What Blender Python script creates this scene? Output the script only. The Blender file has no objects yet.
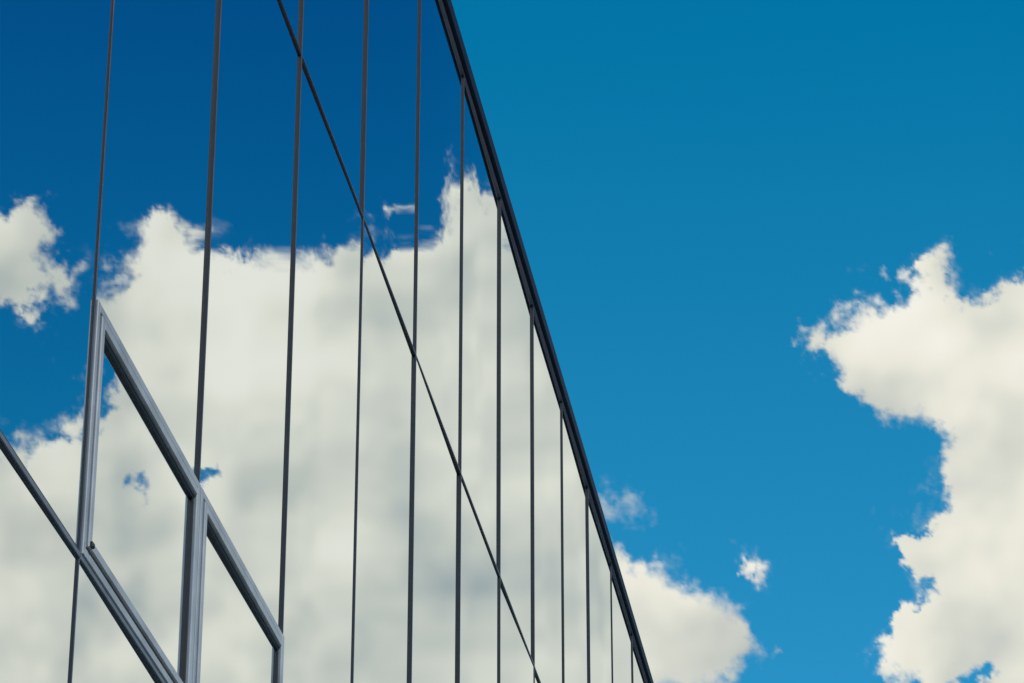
import bpy, math, random
import numpy as np
from mathutils import Vector
random.seed(4); rng=np.random.RandomState(4)
sc=bpy.context.scene
sc.view_settings.view_transform='Standard'
sc.view_settings.look='None'; sc.view_settings.exposure=0; sc.view_settings.gamma=1

# ---------------------------------------------------------------- helpers
def newmat(name):
    m=bpy.data.materials.new(name); m.use_nodes=True
    m.node_tree.nodes.clear(); return m,m.node_tree.nodes,m.node_tree.links
def pmat(name,col,rough=.5,metal=0.,var=.15,scale=6.,bump=0.,spec=.5):
    m,N,L=newmat(name)
    o=N.new('ShaderNodeOutputMaterial'); b=N.new('ShaderNodeBsdfPrincipled')
    L.new(b.outputs[0],o.inputs[0])
    tc=N.new('ShaderNodeTexCoord'); n=N.new('ShaderNodeTexNoise')
    n.inputs['Scale'].default_value=scale; n.inputs['Detail'].default_value=5
    L.new(tc.outputs['Object'],n.inputs['Vector'])
    r=N.new('ShaderNodeValToRGB')
    r.color_ramp.elements[0].position=.3; r.color_ramp.elements[1].position=.7
    r.color_ramp.elements[0].color=tuple(c*(1-var) for c in col)+(1,)
    r.color_ramp.elements[1].color=tuple(c*(1+var) for c in col)+(1,)
    L.new(n.outputs['Fac'],r.inputs[0]); L.new(r.outputs[0],b.inputs['Base Color'])
    b.inputs['Roughness'].default_value=rough; b.inputs['Metallic'].default_value=metal
    b.inputs['Specular IOR Level'].default_value=spec
    if bump:
        bp=N.new('ShaderNodeBump'); bp.inputs['Strength'].default_value=bump
        bp.inputs['Distance'].default_value=.01
        L.new(n.outputs['Fac'],bp.inputs['Height']); L.new(bp.outputs[0],b.inputs['Normal'])
    return m
def mesh(name,verts,faces,mat,parent=None,smooth=False):
    me=bpy.data.meshes.new(name); me.from_pydata(verts,[],faces); me.update()
    if smooth: me.polygons.foreach_set('use_smooth',[True]*len(me.polygons))
    ob=bpy.data.objects.new(name,me); sc.collection.objects.link(ob)
    me.materials.append(mat)
    if parent: ob.parent=parent
    return ob

# ---------------------------------------------------------------- facade frame
ANG=math.radians(8.23); D=2.75; EYE=1.6
w=Vector((math.sin(ANG),math.cos(ANG),0)); n=Vector((math.cos(ANG),-math.sin(ANG),0))
def W(s,p,z): return tuple(-D*n+s*w+p*n+Vector((0,0,z)))
class Boxes:
    def __init__(s): s.v=[];s.f=[]
    def add(self,s0,s1,p0,p1,z0,z1,b=0.0):
        i=len(self.v)
        if b<=0:
            self.v+=[W(a,p,z) for z in(z0,z1) for (a,p) in((s0,p0),(s1,p0),(s1,p1),(s0,p1))]
            q=[(0,1,2,3),(7,6,5,4),(0,4,5,1),(1,5,6,2),(2,6,7,3),(3,7,4,0)]
            self.f+=[tuple(i+k for k in t) for t in q]
        else:   # chamfered outer (front) edges
            self.v+=[W(a,p,z) for (a,p,z) in (
              (s0,p0,z0),(s1,p0,z0),(s1,p0,z1),(s0,p0,z1),
              (s0,p1-b,z0),(s1,p1-b,z0),(s1,p1-b,z1),(s0,p1-b,z1),
              (s0+b,p1,z0+b),(s1-b,p1,z0+b),(s1-b,p1,z1-b),(s0+b,p1,z1-b))]
            q=[(0,3,2,1),(0,1,5,4),(1,2,6,5),(2,3,7,6),(3,0,4,7),
               (4,5,9,8),(5,6,10,9),(6,7,11,10),(7,4,8,11),(8,9,10,11)]
            self.f+=[tuple(i+k for k in t) for t in q]
    def make(self,name,mat,parent): return mesh(name,self.v,self.f,mat,parent)

# ---------------------------------------------------------------- materials
alu=pmat('anodised_aluminium',(.34,.32,.32),.38,.35,.22,5)
dark=pmat('dark_anodised',(.050,.046,.058),.38,.4,.4,5)
rail=pmat('bronze_anodised',(.13,.12,.13),.40,.4,.2,9)
rubber=pmat('black_gasket',(.010,.011,.014),.6,0,.2,20)
capm=pmat('coping_paint',(.004,.005,.016),.6,.0,.3,3,0,.15)
trim=pmat('coping_trim',(.17,.14,.18),.4,.4,.15,3)
conc=pmat('render_wall',(.33,.32,.30),.85,0,.12,1.2,.3)
roofm=pmat('roof_membrane',(.12,.12,.12),.9,0,.15,.8,.3)
asph=pmat('asphalt',(.05,.05,.052),.9,0,.25,.6,.3)
pave=pmat('paving',(.26,.25,.24),.85,0,.15,1.5,.3)
glass,N,L=newmat('reflective_glazing')
o=N.new('ShaderNodeOutputMaterial'); mx=N.new('ShaderNodeMixShader')
bs=N.new('ShaderNodeBsdfDiffuse'); bs.inputs['Color'].default_value=(.006,.012,.02,1)
gl=N.new('ShaderNodeBsdfGlossy'); gl.inputs['Roughness'].default_value=.0
gl.inputs['Color'].default_value=(.83,.87,.88,1)
fr=N.new('ShaderNodeLayerWeight'); fr.inputs[0].default_value=.6
mr=N.new('ShaderNodeMapRange'); mr.inputs['From Min'].default_value=0; mr.inputs['From Max'].default_value=1
mr.inputs['To Min'].default_value=.45; mr.inputs['To Max'].default_value=.97
L.new(fr.outputs['Facing'],mr.inputs['Value']); L.new(mr.outputs[0],mx.inputs[0])
L.new(bs.outputs[0],mx.inputs[1]); L.new(gl.outputs[0],mx.inputs[2]); L.new(mx.outputs[0],o.inputs[0])

# ---------------------------------------------------------------- building
bld=bpy.data.objects.new('glass_office_building',None); sc.collection.objects.link(bld)
SP=.5475*D; S0=3.436*D
K0,K1=-8,24
sk=lambda k:S0+SP*k
ZL,ZR,ZT,ZTOP=EYE+1.516*D,EYE+1.843*D,EYE+2.856*D,EYE+3.78*D+.07
levels=[.35,ZL-1.34*D,ZL,ZT,ZTOP]
WIN=(0,1)
def pane(s0,s1,z0,z1,name,p=0.,amp=.0009):
    nx,nz=16,20
    A=rng.uniform(-1,1)*amp; B=rng.uniform(-1,1)*amp*.5; C=rng.uniform(-1,1)*amp*.6
    tw=rng.uniform(-1,1)*.0100; ph=rng.uniform(0,6)
    v=[];f=[]
    for j in range(nz+1):
        for i in range(nx+1):
            a=i/nx;b=j/nz
            pil=16*a*(1-a)*b*(1-b)
            d=A*pil+B*math.sin(2*math.pi*a+ph)*math.sin(math.pi*b)+C*math.sin(math.pi*a)*math.sin(3*math.pi*b+ph)*.6+tw*(a-.5)
            v.append(W(s0+(s1-s0)*a,p+d-.0022,z0+(z1-z0)*b))
    for j in range(nz):
        for i in range(nx):
            q=j*(nx+1)+i; f.append((q,q+1,q+nx+2,q+nx+1))
    return mesh(name,v,f,glass,bld,True)
for k in range(K0,K1):
    for l in range(4):
        z0,z1=levels[l],levels[l+1]
        if l==2 and k in WIN:
            pane(sk(k),sk(k+1),z0,ZR,'window_pane',0,.0004); pane(sk(k),sk(k+1),ZR,z1,'glass_pane')
        else: pane(sk(k),sk(k+1),z0,z1,'glass_pane')
gask=Boxes(); mul=Boxes()
for k in range(K0,K1+1):
    s=sk(k)
    gask.add(s-.014,s+.014,-.03,.0038,.3,ZTOP)
    mul.add(s-.0055,s+.0055,-.02,.0068,.3,ZTOP,.0018)
tr=Boxes(); trl=Boxes()
for z in levels[1:4]:
    big=abs(z-ZL)<.01
    for k in range(K0,K1):
        h=.020 if big else .012
        gask.add(sk(k)+.0142,sk(k+1)-.0142,-.03,.0034,z-h,z+h)
        if big: trl.add(sk(k)+.0057,sk(k+1)-.0057,-.02,.0100,z-.013,z+.0075,.002)
        else: tr.add(sk(k)+.0057,sk(k+1)-.0057,-.02,.0060,z-.006,z+.006,.0015)
gask.make('glazing_gaskets',rubber,bld)
mul.make('mullions',dark,bld); tr.make('transoms',dark,bld); trl.make('sill_transom',rail,bld)
for k in WIN:
    a,b=sk(k)+.0072,sk(k+1)-.0072; z0,z1=ZL+.008,ZR+.012
    F=Boxes(); wd=.032; P=.015
    F.add(a,a+wd,-.01,P,z0,z1,.003); F.add(b-wd,b,-.01,P,z0,z1,.003)
    F.add(a+wd,b-wd,-.01,P-.0005,z0,z0+wd,.003); F.add(a+wd,b-wd,-.01,P-.0005,z1-wd,z1,.003)
    F.make('window_outer_frame',alu,bld)
    R=Boxes(); g=wd
    R.add(a+g,a+g+.008,-.01,.006,z0+g,z1-g);R.add(b-g-.008,b-g,-.01,.006,z0+g,z1-g)
    R.add(a+g+.008,b-g-.008,-.01,.0055,z0+g,z0+g+.008);R.add(a+g+.008,b-g-.008,-.01,.0055,z1-g-.008,z1-g)
    i0=g+.008; sw=.036
    S=Boxes(); A,B,Z0,Z1=a+i0,b-i0,z0+i0,z1-i0; P2=.022
    S.add(A,A+sw,-.01,P2,Z0,Z1,.004); S.add(B-sw,B,-.01,P2,Z0,Z1,.004)
    S.add(A+sw,B-sw,-.01,P2-.0005,Z0,Z0+sw,.004); S.add(A+sw,B-sw,-.01,P2-.0005,Z1-sw,Z1,.004)
    S.make('window_sash',alu,bld)
    A,B,Z0,Z1=A+sw,B-sw,Z0+sw,Z1-sw; t=.016
    R.add(A,A+t,-.01,.009,Z0,Z1);R.add(B-t,B,-.01,.009,Z0,Z1)
    R.add(A+t,B-t,-.01,.0085,Z0,Z0+t);R.add(A+t,B-t,-.01,.0085,Z1-t,Z1)
    R.make('window_gasket',rubber,bld)
    Hh=Boxes(); Hh.add(a+.05,a+.075,P2-.002,P2+.010,z0+.045,z0+.062,.003)
    Hh.make('window_restrictor',rubber,bld)
a,b=sk(K0)-.05,sk(K1)+.05
T=Boxes(); T.add(a,b,-.05,.0085,ZTOP-.002,ZTOP+.016,.002); T.make('coping_trim',trim,bld)
C=Boxes(); k=a
while k<b-.01:
    e=min(k+3*SP,b); C.add(k+.0015,e-.0015,-.45,.033,ZTOP+.0165,ZTOP+.115,.005); k=e
C.make('roof_coping',capm,bld)
Bd=Boxes(); Bd.add(a+.06,b-.06,-14,-.06,.0,ZTOP); Bd.make('building_body',conc,bld)
Rf=Boxes(); Rf.add(a+.1,b-.1,-13.9,-.5,ZTOP+.003,ZTOP+.05); Rf.make('roof_deck',roofm,bld)
Pl=Boxes(); Pl.add(a,b,-.055,.03,0,.3,.005); Pl.make('plinth',conc,bld)

# ---------------------------------------------------------------- ground
Rg=38000
gv=[(0,0,-.14)]+[(Rg*math.cos(t*math.pi/36),Rg*math.sin(t*math.pi/36),-.14) for t in range(72)]
mesh('ground',gv,[(0,1+i,1+(i+1)%72) for i in range(72)],asph)
pv=Boxes(); pv.add(a-4,b+4,-18,5.5,-.2,-.004,.02); pv.make('pavement',pave,None)

# ---------------------------------------------------------------- clouds (30 km away)
PITCH=math.radians(26.8); cp,sp=math.cos(PITCH),math.sin(PITCH); F0=3356.
def sdir(x,y):
    u=x-512; v=341.5-y
    d=np.stack([u,F0*cp-v*sp,F0*sp+v*cp],-1)
    return d/np.linalg.norm(d,axis=-1,keepdims=True)
def sdf(px,py,poly):
    poly=np.array(poly,float); m=len(poly)
    dist=np.full(px.shape,1e9); ins=np.zeros(px.shape,bool)
    for i in range(m):
        x0,y0=poly[i];x1,y1=poly[(i+1)%m]
        ex,ey=x1-x0,y1-y0; t=np.clip(((px-x0)*ex+(py-y0)*ey)/(ex*ex+ey*ey),0,1)
        dist=np.minimum(dist,np.hypot(px-x0-t*ex,py-y0-t*ey))
        ins^=((y0>py)!=(y1>py))&(px<(x1-x0)*(py-y0)/((y1-y0) if y1!=y0 else 1e-9)+x0)
    return np.where(ins,dist,-dist)
def hsh(ix,iy,seed):
    h=(ix.astype(np.int64)*374761393+iy.astype(np.int64)*668265263+int(seed)*974634777)&0xffffffff
    h=((h^(h>>13))*1274126177)&0xffffffff
    return ((h^(h>>16))&0xffffff)/float(0xffffff)
def perlin(x,y,seed):
    ix=np.floor(x);iy=np.floor(y);fx=x-ix;fy=y-iy
    u=fx**3*(fx*(fx*6-15)+10);v=fy**3*(fy*(fy*6-15)+10)
    def g(a,b):
        t=hsh(ix+a,iy+b,seed)*2*np.pi
        return np.cos(t)*(fx-a)+np.sin(t)*(fy-b)
    return ((g(0,0)*(1-u)+g(1,0)*u)*(1-v)+(g(0,1)*(1-u)+g(1,1)*u)*v)*1.4
def fbm(x,y,period,octs,rough,seed):
    s=0;a=1
    for o_ in range(octs):
        s=s+a*perlin(x/period+o_*7.3,y/period-o_*3.1,seed+o_); a*=rough; period/=2.03
    return s
def worley(x,y,seed):
    ix=np.floor(x);iy=np.floor(y);acc=np.zeros(x.shape)
    for a_ in(-1,0,1):
        for b_ in(-1,0,1):
            cx=ix+a_+hsh(ix+a_,iy+b_,seed);cy=iy+b_+hsh(ix+a_,iy+b_,seed+99)
            acc+=np.exp(-14*((x-cx)**2+(y-cy)**2)**.5)
    return -np.log(acc+1e-9)/14
def puffs(x,y,period,octs,rough,seed):
    s=0;a=1
    for o_ in range(octs):
        s=s+a*(.42-worley(x/period+o_*3.7,y/period+o_*1.9,seed+o_)); a*=rough; period/=1.95
    return s
def blur(A,sig):
    p=int(sig*3)+1; B=np.pad(A,p,mode='edge')
    fy=np.fft.fftfreq(B.shape[0])[:,None];fx=np.fft.rfftfreq(B.shape[1])[None]
    B=np.fft.irfft2(np.fft.rfft2(B)*np.exp(-2*(np.pi*sig)**2*(fx**2+fy**2)),s=B.shape)
    return B[p:p+A.shape[0],p:p+A.shape[1]]
ST=2.0; G=2.5/ST
def smooth(t): t=np.clip(t,0,1); return t*t*(3-2*t)
def cloud_sheet(name,x0,x1,y0,y1,polys,holes,shades,base,mirror,seed,mat,Rr,wisp=.3,con=1.,soft=.34):
    xs=np.arange(x0,x1+ST,ST);ys=np.arange(y0,y1+ST,ST)
    X,Y=np.meshgrid(xs,ys)
    wx=X+14*fbm(X,Y,70,4,.5,seed+50)+4*fbm(X,Y,14,3,.6,seed+52); wy=Y+14*fbm(X,Y,70,4,.5,seed+60)+4*fbm(X,Y,14,3,.6,seed+62)
    hx_=X+12*fbm(X,Y,30,4,.65,seed+81); hy_=Y+12*fbm(X,Y,30,4,.65,seed+91)
    T=np.full(X.shape,-9.)
    for poly,off,cl in polys:
        T=np.maximum(T,np.clip(sdf(wx,wy,poly)/52.,-9,cl)+off)
    for (hx,hy,rx,ry,am) in holes:
        T=T-am*np.exp(-((hx_-hx)/rx)**2-((hy_-hy)/ry)**2)
    pf=puffs(wx,wy,58,5,.54,seed); fb=fbm(X,Y,80,7,.58,seed+20)
    pf-=pf.mean(); fb-=fb.mean()
    dens=T+.38*pf+.30*fb+.06
    wid=np.clip(soft+wisp*(fbm(X,Y,120,3,.5,seed+30)+.35),.15,1.1)
    fine=fbm(X,Y,13,4,.65,seed+40)
    alpha=smooth((dens+.11*fine)/wid)
    veil=.42*smooth((T+.45*fb+.22*fine+.22)/.85)*smooth(.6+1.6*fbm(X,Y,95,3,.5,seed+33))
    alpha=1-(1-alpha)*(1-veil)
    # relief light and shade painted into the cloud tone: bulges lighter, hollows greyer
    h=.9*np.sqrt(np.clip(dens,0,1.2)+.02)+1.0*blur(pf,1.0*G)+.6*blur(fb,1.3*G)
    L_=0
    for sg,am in((1.7*G,.55),(5.5*G,1.9),(15*G,4.0)):
        gy,gx=np.gradient(blur(h,sg)); L_=L_+am*G*(.6*gx+.9*gy)
    L_=np.tanh(L_*1.5)*.34*con
    low=fbm(X,Y,170,4,.55,seed+70)
    broad=blur(fb,9*G)
    Sh=base+L_+.28*con*low+.2*con*broad
    for (hx,hy,rx,ry,am) in shades:  # broad light and shade patches painted into the tone by hand
        Sh=Sh+am*np.exp(-((wx-hx)/rx)**2-((wy-hy)/ry)**2)
    Sh=blur(Sh,1.0*G)
    Sh=np.where(Sh>.8,.8+.25*np.tanh((Sh-.8)/.25),Sh)
    d=sdir(X,Y)
    if mirror:
        nn=np.array(n); d=d-2*(d@nn)[...,None]*nn
    P=(d*Rr+np.array([0,0,EYE])).reshape(-1,3)
    H,Wd=X.shape; idx=np.arange(H*Wd).reshape(H,Wd)
    f=np.stack([idx[:-1,:-1],idx[:-1,1:],idx[1:,1:],idx[1:,:-1]],-1).reshape(-1,4)
    edge=smooth(np.minimum(np.minimum(X-x0,x1-X),np.minimum(Y-y0,y1-Y))/30.)
    am=(alpha*edge).ravel(); f=f[am[f].max(1)>.001]
    used=np.unique(f); remap=np.zeros(H*Wd,int); remap[used]=np.arange(len(used))
    ob=mesh(name,P[used].tolist(),remap[f].tolist(),mat,None,True)
    me=ob.data
    at=me.attributes.new('cover','FLOAT','POINT'); at.data.foreach_set('value',am[used].astype(np.float32))
    at=me.attributes.new('painted_light','FLOAT','POINT'); at.data.foreach_set('value',np.clip(Sh.ravel()[used],0,1).astype(np.float32))
    return ob
def cloud_mat(name,gain):
    m,N,L=newmat(name)
    c=N.new('ShaderNodeAttribute'); c.attribute_name='cover'
    s=N.new('ShaderNodeAttribute'); s.attribute_name='painted_light'
    r=N.new('ShaderNodeValToRGB'); e=r.color_ramp.elements
    cols=[(0,(.20,.28,.33)),(.3,(.37,.43,.44)),(.6,(.62,.64,.58)),(.85,(.82,.81,.71)),(1,(.90,.88,.79))]
    for p,cc in cols[1:-1]: e.new(p)
    for el,(p,cc) in zip(sorted(e,key=lambda z:z.position),cols): el.color=cc+(1,)
    L.new(s.outputs['Fac'],r.inputs[0])
    em=N.new('ShaderNodeEmission'); em.inputs['Strength'].default_value=gain; L.new(r.outputs[0],em.inputs[0])  # self-glowing sheets; the painted light and shade set the emission colour
    tp=N.new('ShaderNodeBsdfTransparent'); mx=N.new('ShaderNodeMixShader'); o=N.new('ShaderNodeOutputMaterial')
    L.new(c.outputs['Fac'],mx.inputs[0]); L.new(tp.outputs[0],mx.inputs[1]); L.new(em.outputs[0],mx.inputs[2]); L.new(mx.outputs[0],o.inputs[0])
    try: m.cycles.emission_sampling='NONE'
    except Exception: pass
    return m
cm=cloud_mat('cumulus',1.0)
cm2=cloud_mat('cumulus_brightened',1.12)  # glow raised to offset the loss in the glass reflection
right=[(1024,262),(990,278),(968,288),(948,264),(925,260),(905,272),(890,290),(860,300),(835,320),(806,345),(825,365),(850,378),(878,402),(892,428),(920,422),(945,428),(935,455),(925,475),(945,500),(935,530),(903,540),(920,575),(932,602),(905,615),(873,655),(900,675),(960,690),(1010,740),(1060,800),(1130,800),(1130,300),(1080,255)]
small=[(500,540),(560,540),(625,556),(662,568),(700,588),(735,612),(775,652),(750,674),(710,686),(660,720),(560,760),(480,740)]
cloud_sheet('cumulus_cloud',740,1200,180,880,[(right,.05,1.2)],[(985,674,26,9,.75)],
   [(900,330,90,50,.06),(990,640,70,50,-.04)],.77,False,3,cm,30000,.25,.85,.22)
cloud_sheet('cumulus_cloud',400,850,420,820,[(small,.12,1.2),([(590,486),(640,486),(665,512),(640,530),(598,528)],-.14,.25),([(734,541),(774,551),(777,590),(760,604),(738,586)],-.30,.25)],[],
   [(650,600,60,40,.06)],.74,False,11,cm,30500,.7,.9,.28)
bankp=[(-90,455),(0,438),(40,425),(80,405),(100,370),(95,330),(88,300),(110,282),(140,262),(160,235),(185,214),(205,225),(215,245),(245,256),(290,246),(330,242),(360,234),(385,243),(412,242),(438,240),(446,190),(455,172),(470,188),(495,176),(520,185),(560,230),(620,330),(700,500),(740,700),(740,830),(-90,830)]
lc=[(-90,215),(0,195),(20,210),(38,243),(60,268),(48,300),(16,312),(-90,308)]
cloud_sheet('cumulus_cloud',-200,820,120,900,[(bankp,.07,1.15),(lc,.0,1.),([(390,205),(414,205),(414,219),(390,219)],-.16,.25),([(60,343),(86,343),(86,374),(60,374)],-.04,.25)],
   [(222,472,32,21,1.4),(128,482,22,30,.85),(165,345,16,12,.5),(10,585,50,55,.7),(60,440,30,20,.4),(140,530,30,20,.4)],
   [(260,320,130,70,.12),(30,610,130,90,-.18),(550,430,70,160,-.24),(330,660,120,60,-.04),(460,300,50,60,-.06)],.71,True,6,cm2,31000,.32,1.05,.27)

# ---------------------------------------------------------------- sky and sun
SEL,SAZ=math.radians(50),math.radians(125)   # azimuth from +Y toward +X
wd=bpy.data.worlds.new('World'); sc.world=wd; wd.use_nodes=True
N=wd.node_tree.nodes; L=wd.node_tree.links; N.clear()
o=N.new('ShaderNodeOutputWorld'); bg=N.new('ShaderNodeBackground'); bg.inputs[1].default_value=.10
ns=N.new('ShaderNodeTexSky'); ns.sky_type='NISHITA'; ns.sun_disc=False
ns.sun_elevation=SEL; ns.sun_rotation=SAZ; ns.air_density=1.0; ns.dust_density=.3; ns.ozone_density=2.0
tc=N.new('ShaderNodeTexCoord'); sx=N.new('ShaderNodeSeparateXYZ'); L.new(tc.outputs['Generated'],sx.inputs[0])
def ramp(lo,hi,c0,c1):
    m=N.new('ShaderNodeMapRange'); m.inputs['From Min'].default_value=lo; m.inputs['From Max'].default_value=hi
    L.new(sx.outputs['Z'],m.inputs['Value'])
    r=N.new('ShaderNodeMix'); r.data_type='RGBA'; r.inputs[6].default_value=c0+(1,); r.inputs[7].default_value=c1+(1,)
    L.new(m.outputs[0],r.inputs[0]); return r.outputs[2]
def mul_(a,b):
    r=N.new('ShaderNodeMix'); r.data_type='RGBA'; r.blend_type='MULTIPLY'; r.inputs[0].default_value=1
    L.new(a,r.inputs[6]); 
    if isinstance(b,tuple): r.inputs[7].default_value=b
    else: L.new(b,r.inputs[7])
    return r.outputs[2]
c=mul_(ns.outputs[0],(.08,.95,1.05,1))
c=mul_(c,ramp(.36,.53,(2.0,1.30,1.36),(.10,1.12,1.20)))
az=N.new('ShaderNodeMath'); az.operation='ARCTAN2'; L.new(sx.outputs['X'],az.inputs[0]); L.new(sx.outputs['Y'],az.inputs[1])
am=N.new('ShaderNodeMapRange'); am.interpolation_type='SMOOTHSTEP'
am.inputs['From Min'].default_value=math.radians(9); am.inputs['From Max'].default_value=math.radians(19)
L.new(az.outputs[0],am.inputs['Value'])
deep=ramp(.40,.54,(.4,.86,.92),(.10,.50,.77))
mm=N.new('ShaderNodeMix'); mm.data_type='RGBA'; mm.inputs[6].default_value=(1,1,1,1)
L.new(am.outputs[0],mm.inputs[0]); L.new(deep,mm.inputs[7])
c=mul_(c,mm.outputs[2])
L.new(c,bg.inputs[0]); L.new(bg.outputs[0],o.inputs[0])
sd=Vector((math.sin(SAZ)*math.cos(SEL),math.cos(SAZ)*math.cos(SEL),math.sin(SEL)))
sl=bpy.data.lights.new('sun','SUN'); sl.energy=3.8; sl.angle=math.radians(.5); sl.color=(1,.94,.86)
so=bpy.data.objects.new('sun',sl); so.rotation_euler=(-sd).to_track_quat('-Z','Y').to_euler(); so.location=(0,0,60); sc.collection.objects.link(so)

# ---------------------------------------------------------------- camera
cd=bpy.data.cameras.new('camera'); cam=bpy.data.objects.new('camera',cd); sc.collection.objects.link(cam)
cam.location=(0,0,EYE); cam.rotation_euler=(math.radians(90+26.8),0,0)
cd.sensor_width=36; cd.lens=F0*36/1024; cd.clip_start=.1; cd.clip_end=120000
sc.camera=cam
